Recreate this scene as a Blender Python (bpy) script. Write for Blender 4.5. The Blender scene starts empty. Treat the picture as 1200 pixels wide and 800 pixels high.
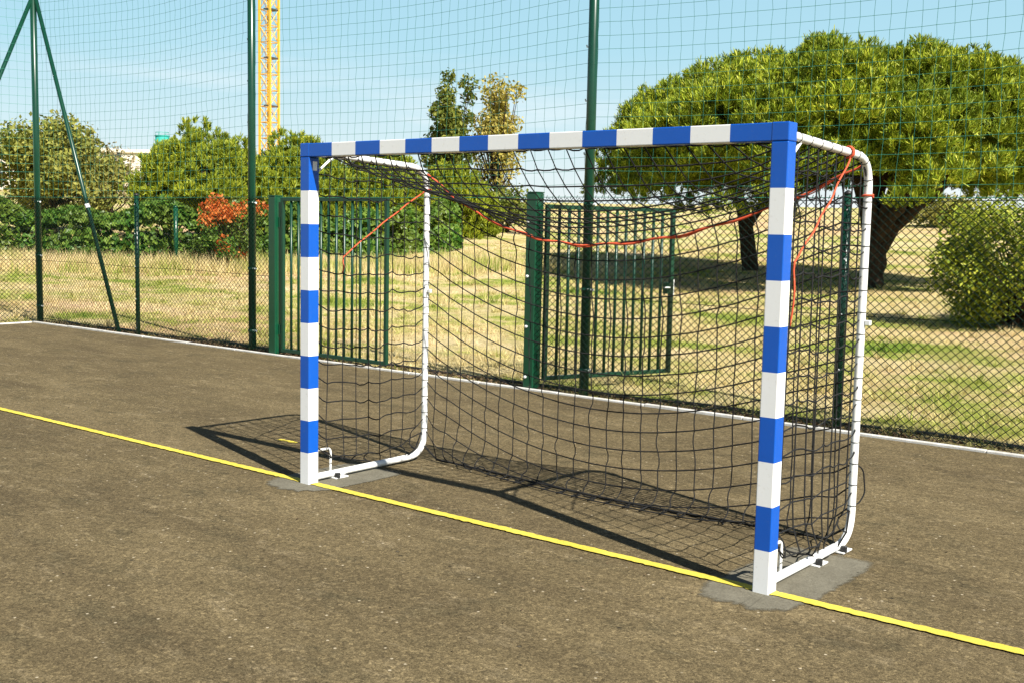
import bpy, math, random
import numpy as np
from mathutils import Matrix, Vector

rng = np.random.default_rng(7)
random.seed(7)
scene = bpy.context.scene
COL = scene.collection
UP = np.array([0., 0., 1.])

# ------------------------------------------------------------------ objects
def link(o, parent=None):
    COL.objects.link(o)
    if parent is not None:
        o.parent = parent
    return o

def tag(o, label=None, cat=None, group=None, kind=None):
    if label: o['label'] = label
    if cat: o['category'] = cat
    if group: o['group'] = group
    if kind: o['kind'] = kind
    return o

def thing(name, label, cat, loc=(0, 0, 0), rz=0.0, group=None):
    o = bpy.data.objects.new(name, None)
    o.empty_display_size = .2
    o.location = loc
    o.rotation_euler = (0, 0, rz)
    link(o)
    return tag(o, label, cat, group)

class MB:
    """collects vertices / faces, becomes ONE mesh object"""
    def __init__(self):
        self.v = []; self.q = []; self.t = []; self.n = 0; self.ng = []; self.qm = []; self.tm = []
    def add(self, v, quads=None, tris=None, m=0):
        v = np.asarray(v, float).reshape(-1, 3)
        if quads is not None and len(quads):
            quads = np.asarray(quads, int).reshape(-1, 4)
            self.q.append(quads + self.n); self.qm.append(np.full(len(quads), m))
        if tris is not None and len(tris):
            tris = np.asarray(tris, int).reshape(-1, 3)
            self.t.append(tris + self.n); self.tm.append(np.full(len(tris), m))
        self.v.append(v); self.n += len(v)
    def box(self, x0, x1, y0, y1, z0, z1, m=0):
        v = [(x, y, z) for x in (x0, x1) for y in (y0, y1) for z in (z0, z1)]
        q = [(0, 1, 3, 2), (4, 6, 7, 5), (0, 4, 5, 1), (2, 3, 7, 6), (0, 2, 6, 4), (1, 5, 7, 3)]
        self.add(v, q, m=m)
    def tubes(self, A, B, r, sides=4, m=0):
        A = np.asarray(A, float).reshape(-1, 3); B = np.asarray(B, float).reshape(-1, 3)
        d = B - A; L = np.linalg.norm(d, axis=1, keepdims=True); L[L == 0] = 1; d = d / L
        ref = np.where(np.abs(d[:, 2:3]) > .9, np.array([[1., 0, 0]]), np.array([[0, 0, 1.]]))
        u = np.cross(d, ref); u /= np.linalg.norm(u, axis=1, keepdims=True); w = np.cross(d, u)
        a = np.arange(sides) * 2 * np.pi / sides
        off = np.cos(a)[None, :, None] * u[:, None] + np.sin(a)[None, :, None] * w[:, None]
        r = np.broadcast_to(np.asarray(r, float).reshape(-1, 1, 1), (len(A), 1, 1))
        V = np.concatenate([A[:, None] + off * r, B[:, None] + off * r], 1)
        i = np.arange(sides); j = (i + 1) % sides
        f = np.stack([i, j, j + sides, i + sides], 1)
        Q = (f[None] + (np.arange(len(A)) * 2 * sides)[:, None, None]).reshape(-1, 4)
        self.add(V.reshape(-1, 3), Q, m=m)
    def sweep(self, pts, r, sides=10, m=0, caps=True, closed=False):
        P = np.asarray(pts, float); n = len(P)
        r = np.broadcast_to(np.asarray(r, float), (n,))
        T = np.gradient(P, axis=0)
        if closed: T = np.roll(P, -1, 0) - np.roll(P, 1, 0)
        T /= np.linalg.norm(T, axis=1, keepdims=True)
        ref = np.array([1., 0, 0]) if abs(T[0][0]) < .8 else np.array([0, 0, 1.])
        u = np.cross(T[0], ref); u /= np.linalg.norm(u)
        a = np.arange(sides) * 2 * np.pi / sides
        rings = []
        for k in range(n):
            u = u - T[k] * u.dot(T[k]); u /= np.linalg.norm(u); w = np.cross(T[k], u)
            rings.append(P[k] + r[k] * (np.cos(a)[:, None] * u + np.sin(a)[:, None] * w))
        V = np.concatenate(rings); Q = []
        for k in range(n if closed else n - 1):
            k2 = (k + 1) % n
            for i in range(sides):
                j = (i + 1) % sides
                Q.append((k * sides + i, k * sides + j, k2 * sides + j, k2 * sides + i))
        tr = []
        if caps and not closed:
            V = np.concatenate([V, P[:1], P[-1:]]); c0 = n * sides
            for i in range(sides):
                j = (i + 1) % sides
                tr.append((c0, j, i)); tr.append((c0 + 1, (n - 1) * sides + i, (n - 1) * sides + j))
        self.add(V, Q, tr, m)
    def octs(self, C, r, m=0):
        C = np.asarray(C, float).reshape(-1, 3)
        o = np.array([(1, 0, 0), (-1, 0, 0), (0, 1, 0), (0, -1, 0), (0, 0, 1), (0, 0, -1)], float)
        r = np.broadcast_to(np.asarray(r, float).reshape(-1, 1, 1), (len(C), 1, 1))
        V = C[:, None] + o[None] * r
        f = np.array([(0, 2, 4), (2, 1, 4), (1, 3, 4), (3, 0, 4), (2, 0, 5), (1, 2, 5), (3, 1, 5), (0, 3, 5)])
        self.add(V.reshape(-1, 3), None, (f[None] + (np.arange(len(C)) * 6)[:, None, None]).reshape(-1, 3), m)
    def build(self, name, mats, parent=None, smooth=False, bevel=0):
        me = bpy.data.meshes.new(name)
        v = np.concatenate(self.v)
        q = np.concatenate(self.q) if self.q else np.zeros((0, 4), int)
        t = np.concatenate(self.t) if self.t else np.zeros((0, 3), int)
        me.vertices.add(len(v)); me.vertices.foreach_set('co', v.ravel())
        me.loops.add(q.size + t.size)
        me.loops.foreach_set('vertex_index', np.concatenate([q.ravel(), t.ravel()]).astype(np.int32))
        me.polygons.add(len(q) + len(t))
        st = np.concatenate([np.arange(len(q)) * 4, q.size + np.arange(len(t)) * 3]).astype(np.int32)
        me.polygons.foreach_set('loop_start', st)
        mi = np.concatenate(self.qm + self.tm) if (self.qm or self.tm) else np.zeros(0)
        me.polygons.foreach_set('material_index', mi.astype(np.int32))
        me.polygons.foreach_set('use_smooth', np.full(len(q) + len(t), smooth))
        me.update(calc_edges=True); me.validate()
        for m in (mats if isinstance(mats, (list, tuple)) else [mats]):
            me.materials.append(m)
        o = bpy.data.objects.new(name, me)
        link(o, parent)
        if bevel:
            b = o.modifiers.new('bevel', 'BEVEL'); b.width = bevel; b.segments = 2; b.limit_method = 'ANGLE'
            b.harden_normals = False
        return o

def fillet(pts, r, n=8):
    """polyline with rounded inner corners"""
    P = [np.array(p, float) for p in pts]; out = [P[0]]
    for a, b, c in zip(P[:-2], P[1:-1], P[2:]):
        d1 = (a - b) / np.linalg.norm(a - b); d2 = (c - b) / np.linalg.norm(c - b)
        s, e = b + d1 * r, b + d2 * r
        for k in range(n + 1):
            t = k / n
            out.append((1 - t) ** 2 * s + 2 * t * (1 - t) * b + t * t * e)
    out.append(P[-1])
    return np.array(out)

def densify(P, step):
    P = np.asarray(P, float); out = [P[0]]
    for a, b in zip(P[:-1], P[1:]):
        n = max(1, int(np.ceil(np.linalg.norm(b - a) / step)))
        for k in range(1, n + 1): out.append(a + (b - a) * k / n)
    return np.array(out)

def arclen(P):
    return np.concatenate([[0], np.cumsum(np.linalg.norm(np.diff(P, axis=0), axis=1))])

def resample(P, n):
    s = arclen(P); t = np.linspace(0, s[-1], n)
    return np.stack([np.interp(t, s, P[:, k]) for k in range(3)], 1)

# ---------------------------------------------------------------- materials
class N:
    def __init__(self, name):
        self.m = bpy.data.materials.new(name); self.m.use_nodes = True
        self.nt = self.m.node_tree; self.b = self.nt.nodes['Principled BSDF']
        self._pos = None
    def n(self, t, **kw):
        x = self.nt.nodes.new(t)
        for k, v in kw.items(): setattr(x, k, v)
        return x
    def l(self, a, b): self.nt.links.new(a, b)
    def pos(self):
        if self._pos is None: self._pos = self.n('ShaderNodeNewGeometry')
        return self._pos.outputs['Position']
    def island(self):
        self.pos(); return self._pos.outputs['Random Per Island']
    def mapping(self, scale=(1, 1, 1), vec=None):
        x = self.n('ShaderNodeMapping'); x.inputs['Scale'].default_value = scale
        self.l(vec or self.pos(), x.inputs['Vector']); return x.outputs[0]
    def noise(self, scale, detail=4, rough=.55, vec=None, dist=0):
        x = self.n('ShaderNodeTexNoise'); x.inputs['Scale'].default_value = scale
        x.inputs['Detail'].default_value = detail; x.inputs['Roughness'].default_value = rough
        x.inputs['Distortion'].default_value = dist
        self.l(vec or self.pos(), x.inputs['Vector']); return x.outputs['Fac']
    def ramp(self, fac, stops):
        x = self.n('ShaderNodeValToRGB'); e = x.color_ramp.elements
        while len(e) < len(stops): e.new(.5)
        for k, (p, c) in enumerate(stops):
            e[k].position = p; e[k].color = (c if len(c) == 4 else (*c, 1)) if hasattr(c, '__len__') else (c, c, c, 1)
        self.l(fac, x.inputs[0]); return x.outputs[0]
    def mix(self, f, a, b, mode='MIX'):
        x = self.n('ShaderNodeMix', data_type='RGBA', blend_type=mode)
        for s, val in ((x.inputs['Factor'], f), (x.inputs['A'], a), (x.inputs['B'], b)):
            if hasattr(val, 'node'): self.l(val, s)
            elif hasattr(val, '__len__'): s.default_value = (*val, 1)[:4]
            else: s.default_value = val
        for s, val in ((x.inputs[6], a), (x.inputs[7], b)):
            if hasattr(val, 'node'): self.l(val, s)
            else: s.default_value = (*val, 1)[:4]
        return x.outputs[2]
    def math(self, op, a, b=0.):
        x = self.n('ShaderNodeMath', operation=op)
        for s, val in ((x.inputs[0], a), (x.inputs[1], b)):
            if hasattr(val, 'node'): self.l(val, s)
            else: s.default_value = val
        return x.outputs[0]
    def bump(self, h, strength=.3, dist=.01):
        x = self.n('ShaderNodeBump'); x.inputs['Strength'].default_value = strength
        x.inputs['Distance'].default_value = dist
        self.l(h, x.inputs['Height']); self.l(x.outputs[0], self.b.inputs['Normal'])
    def color(self, c):
        if hasattr(c, 'node'): self.l(c, self.b.inputs['Base Color'])
        else: self.b.inputs['Base Color'].default_value = (*c, 1)
    def set(self, rough=.6, metal=0, spec=.4, coat=0):
        self.b.inputs['Roughness'].default_value = rough; self.b.inputs['Metallic'].default_value = metal
        self.b.inputs['Specular IOR Level'].default_value = spec; self.b.inputs['Coat Weight'].default_value = coat
        return self.m

def paint(name, c, rough=.35, var=.12, scuff=None):
    a = N(name)
    f = a.noise(9, 5, .65)
    col = a.mix(f, tuple(x * (1 - var) for x in c), tuple(min(1, x * (1 + var)) for x in c))
    if scuff:
        s = a.ramp(a.noise(38, 6, .7), [(.58, 0.), (.70, 1.)])
        col = a.mix(a.math('MULTIPLY', s, .7), col, scuff)
    a.color(col)
    a.bump(a.noise(60, 3), .05, .002)
    return a.set(rough, 0, .5)

M = {}
M['blue'] = paint('blue_paint', (.002, .085, .45), .38, .1, (.03, .11, .42))
M['white'] = paint('white_paint', (.80, .80, .79), .38, .03, (.62, .60, .55))
M['pipe_white'] = paint('white_pipe_paint', (.80, .80, .78), .35, .04, (.55, .52, .46))
M['green'] = paint('dark_green_paint', (.004, .042, .023), .30, .3, (.012, .07, .04))
M['green_light'] = paint('gate_green_paint', (.004, .058, .026), .30, .2, (.012, .09, .045))
M['mesh_green'] = paint('green_wire', (.004, .014, .009), .75, .2)
M['mesh_green'].node_tree.nodes['Principled BSDF'].inputs['Specular IOR Level'].default_value = .12
M['gate_bar'] = paint('gate_bar_green', (.003, .040, .019), .35, .25, (.01, .05, .03))
M['netgreen'] = paint('green_net_cord', (.025, .19, .125), .7, .2)
M['cord'] = paint('black_cord', (.005, .005, .005), .9, .3)
M['rope'] = paint('orange_rope', (.62, .085, .03), .8, .25, (.62, .28, .15))
M['steel'] = paint('galvanised_bolt', (.75, .76, .76), .3, .1)
M['black'] = paint('black_plastic', (.015, .015, .015), .5, .2)
M['crane'] = paint('yellow_crane_paint', (.74, .40, .03), .5, .15, (.4, .2, .05))
M['crane_dark'] = paint('grey_platform_steel', (.05, .05, .05), .6, .2)
M['teal'] = paint('teal_tank_paint', (.03, .32, .27), .5, .12)
M['render'] = paint('pale_wall_render', (.62, .56, .48), .9, .08)
M['roof'] = paint('terracotta_roof', (.30, .12, .06), .9, .25)
M['glass'] = paint('dark_window_glass', (.04, .05, .06), .1, .1)
M['sticker'] = paint('white_sticker', (.8, .82, .85), .4, .02)
M['bark'] = None

def mk_asphalt():
    a = N('brown_asphalt')
    st = a.mapping((.6, 1.8, 1))
    base = a.ramp(a.noise(.8, 7, .68, st, .4), [(.34, (.092, .070, .037)), (.52, (.124, .095, .049)), (.68, (.162, .125, .066))])
    mid = a.noise(4.2, 10, .80, a.mapping((.7, 1.5, 1)), .2)
    base = a.mix(a.ramp(mid, [(.54, 0.), (.64, .55), (.76, .95)]), base, (.225, .178, .104))
    base = a.mix(a.ramp(a.noise(7.5, 8, .7, a.mapping((.35, 1.9, 1)), .3), [(.62, 0.), (.70, .7)]), base, (.26, .21, .13))
    base = a.mix(a.ramp(a.noise(2.6, 10, .78, a.mapping((.8, 1.4, 1)), .2), [(.34, .72), (.48, 0.)]), base, (.066, .055, .030))
    # crushed stone: every chip has its own tone
    def chips(scale, lo, hi, rnd=1.):
        v = a.n('ShaderNodeTexVoronoi'); v.inputs['Scale'].default_value = scale; v.inputs['Randomness'].default_value = rnd
        a.l(a.pos(), v.inputs['Vector']); sc = a.n('ShaderNodeSeparateColor'); a.l(v.outputs['Color'], sc.inputs[0])
        return v, sc
    v1, c1 = chips(150, .3, 2); v2, c2 = chips(58, .3, 2); v3, c3 = chips(17, 0, 0)
    base = a.mix(1., base, a.ramp(c1.outputs[0], [(0, .60), (.35, .88), (.7, 1.08), (1, 1.50)]), 'MULTIPLY')
    base = a.mix(1., base, a.ramp(c2.outputs[1], [(0, .74), (.5, 1.), (.88, 1.08), (1, 1.45)]), 'MULTIPLY')
    base = a.mix(1., base, a.ramp(a.noise(240, 2, .7), [(.3, .6), (.7, 1.45)]), 'MULTIPLY')
    spot = a.math('MULTIPLY', a.ramp(v3.outputs['Distance'], [(.07, 1.), (.13, 0.)]), a.ramp(c3.outputs[2], [(.945, 0.), (.96, .85)]))
    base = a.mix(spot, base, (.48, .41, .29))
    hole = a.math('MULTIPLY', a.ramp(v3.outputs['Distance'], [(.12, 1.), (.24, 0.)]), a.ramp(c3.outputs[0], [(.965, 0.), (.98, .8)]))
    base = a.mix(hole, base, (.02, .017, .012))
    a.color(base)
    h = a.math('ADD', a.math('MULTIPLY', v1.outputs['Distance'], -.8), a.math('MULTIPLY', a.noise(60, 4, .8), .5))
    a.bump(h, .5, .004)
    return a.set(.95, 0, .12)
M['asphalt'] = mk_asphalt()

def mk_concrete(name, c1, c2, grain=.35):
    a = N(name)
    f = a.noise(6, 7, .7)
    col = a.ramp(f, [(.3, c1), (.7, c2)])
    g = a.ramp(a.noise(130, 3, .8), [(.3, 1 - grain), (.7, 1 + grain)])
    col = a.mix(1., col, g, 'MULTIPLY')
    st = a.ramp(a.noise(14, 5, .7), [(.55, 0.), (.7, .45)])
    col = a.mix(st, col, tuple(x * .55 for x in c1))
    a.color(col); a.bump(a.noise(90, 4, .7), .3, .004)
    return a.set(.9, 0, .2)
def mk_patch():
    m = mk_concrete('grey_concrete_patch', (.118, .107, .078), (.172, .158, .118)); nt = m.node_tree
    at = nt.nodes.new('ShaderNodeAttribute'); at.attribute_name = 'wear'
    ge = nt.nodes.new('ShaderNodeNewGeometry'); nz = nt.nodes.new('ShaderNodeTexNoise'); nz.inputs['Scale'].default_value = 22; nz.inputs['Detail'].default_value = 9; nz.inputs['Roughness'].default_value = .75
    nt.links.new(ge.outputs['Position'], nz.inputs['Vector'])
    ad = nt.nodes.new('ShaderNodeMath'); ad.operation = 'ADD'; nt.links.new(at.outputs['Fac'], ad.inputs[0]); nt.links.new(nz.outputs['Fac'], ad.inputs[1])
    rp = nt.nodes.new('ShaderNodeMapRange'); rp.inputs[1].default_value = .58; rp.inputs[2].default_value = 1.05; nt.links.new(ad.outputs[0], rp.inputs[0])
    tr = nt.nodes.new('ShaderNodeBsdfTransparent'); mx = nt.nodes.new('ShaderNodeMixShader')
    nt.links.new(rp.outputs[0], mx.inputs[0]); nt.links.new(tr.outputs[0], mx.inputs[1]); nt.links.new(nt.nodes['Principled BSDF'].outputs[0], mx.inputs[2])
    nt.links.new(mx.outputs[0], nt.nodes['Material Output'].inputs['Surface'])
    return m
M['patch'] = mk_patch()
M['kerb'] = mk_concrete('pale_kerb_concrete', (.44, .42, .38), (.70, .68, .64), .22)

def mk_line():
    a = N('yellow_line_paint')
    c = a.ramp(a.noise(5, 6, .7), [(.3, (.55, .44, .05)), (.7, (.69, .57, .09))])
    w = a.ramp(a.noise(58, 9, .85), [(.60, 0.), (.70, .8)])
    c = a.mix(w, c, (.16, .125, .07))
    g = a.ramp(a.noise(150, 3, .75), [(.3, .8), (.7, 1.12)])
    c = a.mix(1., c, g, 'MULTIPLY')
    a.color(c); a.bump(a.noise(120, 4, .8), .4, .005)
    return a.set(.8, 0, .2)
M['line'] = mk_line()

def grass_color(a, blade):
    pat = a.noise(.33, 6, .62, a.mapping((1, 1.5, 0)), .4)
    pat2 = a.noise(1.6, 5, .7, a.mapping((1, 1, 0)))
    f = a.math('ADD', a.math('MULTIPLY', pat, .72), a.math('MULTIPLY', pat2, .32))
    c = a.ramp(f, [(.375, (.15, .25, .03)), (.462, (.36, .40, .08)), (.525, (.64, .53, .25)), (.66, (.76, .61, .36))])
    return c
def mk_ground():
    a = N('dry_grass_ground')
    c = grass_color(a, False)
    c = a.mix(a.ramp(a.noise(9, 7, .75), [(.40, .4), (.6, 0.)]), c, (.16, .14, .05))
    far = a.noise(.11, 5, .6)
    c = a.mix(a.ramp(far, [(.50, 0.), (.62, .65)]), c, (.62, .38, .22))
    c = a.mix(1., c, a.ramp(a.noise(42, 5, .8), [(.33, .42), (.5, 1.), (.68, 1.35)]), 'MULTIPLY')
    a.color(c); a.bump(a.noise(20, 8, .75), .9, .06)
    return a.set(1., 0, .05)
M['ground'] = mk_ground()

def leafmat(name, stops, trans=.35, rough=.6, big=None, scale=.6):
    """leaf colour varies leaf by leaf and slowly over the plant"""
    a = N(name)
    c = a.ramp(a.island(), stops)
    if big:
        c = a.mix(a.ramp(a.noise(scale, 4, .6), [(.4, 0.), (.62, .75)]), c, big)
    a.color(c); a.set(rough, 0, .25)
    tr = a.n('ShaderNodeBsdfTranslucent'); a.l(c, tr.inputs['Color'])
    mx = a.n('ShaderNodeMixShader'); mx.inputs[0].default_value = trans
    out = a.nt.nodes['Material Output']
    a.l(a.b.outputs[0], mx.inputs[1]); a.l(tr.outputs[0], mx.inputs[2]); a.l(mx.outputs[0], out.inputs['Surface'])
    return a.m
def mk_blade():
    a = N('grass_blades')
    c = grass_color(a, True)
    c = a.mix(1., c, a.ramp(a.island(), [(0, .7), (.5, 1.), (1, 1.18)]), 'MULTIPLY')
    a.color(c); a.set(.8, 0, .1)
    tr = a.n('ShaderNodeBsdfTranslucent'); a.l(c, tr.inputs['Color'])
    mx = a.n('ShaderNodeMixShader'); mx.inputs[0].default_value = .3
    a.l(a.b.outputs[0], mx.inputs[1]); a.l(tr.outputs[0], mx.inputs[2])
    a.l(mx.outputs[0], a.nt.nodes['Material Output'].inputs['Surface'])
    return a.m
M['blade'] = mk_blade()
M['pine'] = leafmat('pine_needles', [(0, (.05, .09, .006)), (.4, (.18, .25, .013)), (.75, (.43, .49, .03)), (1, (.66, .63, .07))], .22, .5, (.14, .20, .014), .5)
M['pine_far'] = leafmat('far_pine_needles', [(0, (.09, .14, .010)), (.5, (.27, .33, .022)), (1, (.54, .54, .05))], .30, .5, (.2, .25, .02), .5)
M['olive'] = leafmat('olive_green_leaves', [(0, (.10, .13, .018)), (.5, (.23, .26, .045)), (1, (.44, .43, .09))], .35, .6, (.28, .25, .06), .35)
M['drytree'] = leafmat('dry_pale_leaves', [(0, (.20, .17, .06)), (.5, (.34, .28, .12)), (1, (.50, .40, .24))], .35)
M['hedge'] = leafmat('dark_ivy_leaves', [(0, (.022, .085, .010)), (.5, (.075, .18, .022)), (1, (.20, .30, .045))], .3, .4, (.14, .18, .03), .6)
M['bush'] = leafmat('yellow_green_shrub_leaves', [(0, (.06, .10, .010)), (.45, (.23, .30, .025)), (1, (.54, .54, .06))], .35, .5)
M['poplar'] = leafmat('dark_poplar_leaves', [(0, (.05, .08, .010)), (.5, (.13, .165, .022)), (1, (.28, .28, .045))], .35)
M['poplar2'] = leafmat('yellowing_poplar_leaves', [(0, (.20, .18, .03)), (.5, (.40, .34, .06)), (1, (.56, .46, .14))], .4)
M['flower'] = leafmat('orange_red_leaves', [(0, (.40, .07, .012)), (.5, (.66, .17, .03)), (1, (.70, .30, .09))], .4)
M['litter'] = leafmat('dry_leaf_litter', [(0, (.03, .02, .012)), (.6, (.09, .055, .03)), (1, (.36, .26, .14))], .1)
def mk_bark():
    a = N('dark_pine_bark')
    c = a.ramp(a.noise(7, 8, .75, a.mapping((1, 1, .35))), [(.35, (.022, .016, .012)), (.6, (.075, .05, .036)), (.75, (.13, .09, .065))])
    a.color(c); a.bump(a.noise(9, 8, .8, a.mapping((1, 1, .3))), 1., .08)
    return a.set(.95, 0, .1)
M['bark'] = mk_bark()

# ------------------------------------------------------------------- camera
CAMP = np.array([5.285635, -4.502635, 1.614310])
RIGHT = np.array([.7780004, .6279359, .0202940]); UPV = np.array([-.0801384, .0671483, .9945195]); FWD = np.array([-.6231318, .7753629, -.1025632])
cam = bpy.data.cameras.new('camera'); camo = bpy.data.objects.new('camera', cam); link(camo)
m = Matrix.Identity(4)
for r_ in range(3):
    m[r_][0], m[r_][1], m[r_][2], m[r_][3] = RIGHT[r_], UPV[r_], -FWD[r_], CAMP[r_]
camo.matrix_world = m
cam.sensor_width = 36; cam.lens = 36 * 1310.63 / 1200; cam.clip_start = .05; cam.clip_end = 3000
scene.camera = camo

# -------------------------------------------------------------------- light
S = np.array([2.12, -.63, 2.08]); S /= np.linalg.norm(S)
EL = math.asin(S[2]); AZ = math.atan2(S[0], S[1])
sun = bpy.data.lights.new('sun', 'SUN'); sun.energy = 5.0; sun.angle = math.radians(.5); sun.color = (1., .955, .87)
suno = bpy.data.objects.new('sun', sun); link(suno); suno.location = (12, -6, 20)
suno.rotation_euler = Vector(S).to_track_quat('Z', 'Y').to_euler()

w = bpy.data.worlds.new('World'); scene.world = w; w.use_nodes = True
nt = w.node_tree; bg = nt.nodes['Background']
sky = nt.nodes.new('ShaderNodeTexSky'); sky.sky_type = 'NISHITA'; sky.sun_disc = False
sky.sun_elevation = EL; sky.sun_rotation = AZ; sky.air_density = 1.0; sky.dust_density = .5; sky.ozone_density = 1.0; sky.altitude = 0
tc = nt.nodes.new('ShaderNodeTexCoord')
mp = nt.nodes.new('ShaderNodeMapping'); mp.inputs['Scale'].default_value = (1.3, 1.3, 13.0); nt.links.new(tc.outputs['Generated'], mp.inputs[0])
nz = nt.nodes.new('ShaderNodeTexNoise'); nz.inputs['Scale'].default_value = 1.7; nz.inputs['Detail'].default_value = 7; nz.inputs['Roughness'].default_value = .55
nt.links.new(mp.outputs[0], nz.inputs['Vector'])
rp = nt.nodes.new('ShaderNodeValToRGB'); rp.color_ramp.elements[0].position = .51; rp.color_ramp.elements[1].position = .74
nt.links.new(nz.outputs['Fac'], rp.inputs[0])
sx = nt.nodes.new('ShaderNodeSeparateXYZ'); nt.links.new(tc.outputs['Generated'], sx.inputs[0])
# summer haze: the lowest band of the sky is paler than the clear Nishita dome
hz = nt.nodes.new('ShaderNodeValToRGB'); nt.links.new(sx.outputs[2], hz.inputs[0])
e = hz.color_ramp.elements; e.new(.5); e.new(.5)
for k, (p, c) in enumerate([(0., (.84, .88, .88)), (.075, (.62, .80, .86)), (.15, (.43, .71, .83)), (.26, (.36, .64, .80))]):
    e[k].position = p; e[k].color = (*c, 1)
hm = nt.nodes.new('ShaderNodeMix'); hm.data_type = 'RGBA'; hm.blend_type = 'MULTIPLY'; hm.inputs[0].default_value = 1
nt.links.new(hz.outputs[0], hm.inputs[6]); hm.inputs[7].default_value = (14.3, 14.3, 14.3, 1)
hf = nt.nodes.new('ShaderNodeMapRange'); hf.inputs[1].default_value = .20; hf.inputs[2].default_value = .42; hf.inputs[3].default_value = .9; hf.inputs[4].default_value = 0.
nt.links.new(sx.outputs[2], hf.inputs[0])
hx = nt.nodes.new('ShaderNodeMix'); hx.data_type = 'RGBA'; nt.links.new(hf.outputs[0], hx.inputs[0]); nt.links.new(sky.outputs[0], hx.inputs[6]); nt.links.new(hm.outputs[2], hx.inputs[7])
mr = nt.nodes.new('ShaderNodeMapRange'); mr.inputs[1].default_value = .08; mr.inputs[2].default_value = .17; mr.inputs[3].default_value = .7; mr.inputs[4].default_value = .0
nt.links.new(sx.outputs[2], mr.inputs[0])
mu = nt.nodes.new('ShaderNodeMath'); mu.operation = 'MULTIPLY'; nt.links.new(rp.outputs[0], mu.inputs[0]); nt.links.new(mr.outputs[0], mu.inputs[1])
mx = nt.nodes.new('ShaderNodeMix'); mx.data_type = 'RGBA'; nt.links.new(mu.outputs[0], mx.inputs[0]); nt.links.new(hx.outputs[2], mx.inputs[6]); mx.inputs[7].default_value = (14.0, 14.0, 14.1, 1)
nt.links.new(mx.outputs[2], bg.inputs['Color']); bg.inputs['Strength'].default_value = .042

vs = scene.view_settings
vs.view_transform = 'Standard'; vs.look = 'None'; vs.exposure = .92; vs.gamma = 1.0; vs.use_curve_mapping = False

# ------------------------------------------------------------------ terrain
def ss(a, b, x):
    t = np.clip((x - a) / (b - a), 0, 1); return t * t * (3 - 2 * t)
def height(x, y):
    x = np.asarray(x, float); y = np.asarray(y, float)
    r = np.hypot(x - CAMP[0], y - CAMP[1])
    h = 3.9 * ss(26, 112, r) - 2.5 * ss(130, 400, r)
    bumps = .06 * np.sin(x * .53 + 1.3 * np.sin(y * .31)) * np.sin(y * .47 + .7) + .03 * np.sin(x * 1.7 + y * .9) * np.sin(y * 1.3 - x * .4)
    far = ss(5.0, 12, y)
    inside = 1 - ss(-30, -45, y) if False else 1
    return (h + bumps * ss(4.6, 9, y)) * np.where(y > 4.3, far * .97 + .03, 0) + np.where(x < -11.3, bumps * ss(11.3, 14, -x), 0) * (y <= 4.3)

gx = np.unique(np.concatenate([np.linspace(-900, -120, 16), np.arange(-120, 60, 1.5), np.linspace(60, 900, 18)]))
gy = np.unique(np.concatenate([np.linspace(-700, -30, 14), np.arange(-30, 4.0, 3.), np.arange(4.3, 60, .7), np.arange(60, 150, 3.), np.linspace(150, 1000, 18)]))
X, Y = np.meshgrid(gx, gy, indexing='ij')
Z = height(X, Y) - .02
ny = len(gy)
b = MB()
ii, jj = np.meshgrid(np.arange(len(gx) - 1), np.arange(ny - 1), indexing='ij')
k = (ii * ny + jj).ravel()
b.add(np.stack([X.ravel(), Y.ravel(), Z.ravel()], 1), np.stack([k, k + ny, k + ny + 1, k + 1], 1))
tag(b.build('ground', M['ground'], smooth=True), kind='structure')

FY = 4.30          # fence line
CX = -11.10        # court corner
b = MB()
xs = np.linspace(CX + .02, 26, 20); ys = np.linspace(-32, FY - .14, 20)
Xc, Yc = np.meshgrid(xs, ys, indexing='ij'); kk = (np.arange(19)[:, None] * 20 + np.arange(19)[None]).ravel()
b.add(np.stack([Xc.ravel(), Yc.ravel(), np.zeros(400)], 1), np.stack([kk, kk + 20, kk + 21, kk + 1], 1))
tag(b.build('sports_court', M['asphalt']), kind='structure')

def wobble_strip(name, x0, x1, y0, y1, z, mat, n=120, amp=.003):
    xs = np.linspace(x0, x1, n); a = rng.normal(0, amp, n); c = rng.normal(0, amp, n)
    V = np.concatenate([np.stack([xs, y0 + a, np.full(n, z)], 1), np.stack([xs, y1 + c, np.full(n, z)], 1)])
    i = np.arange(n - 1); b = MB(); b.add(V, np.stack([i, i + 1, i + n + 1, i + n], 1))
    return tag(b.build(name, mat), kind='structure')
wobble_strip('goal_line', -30, 26, .010, .072, .008, M['line'], 2600, .0026)
wobble_strip('line_remnant', -1.20, -1.0, .80, .84, .004, M['line'], 14, .006)

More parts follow.
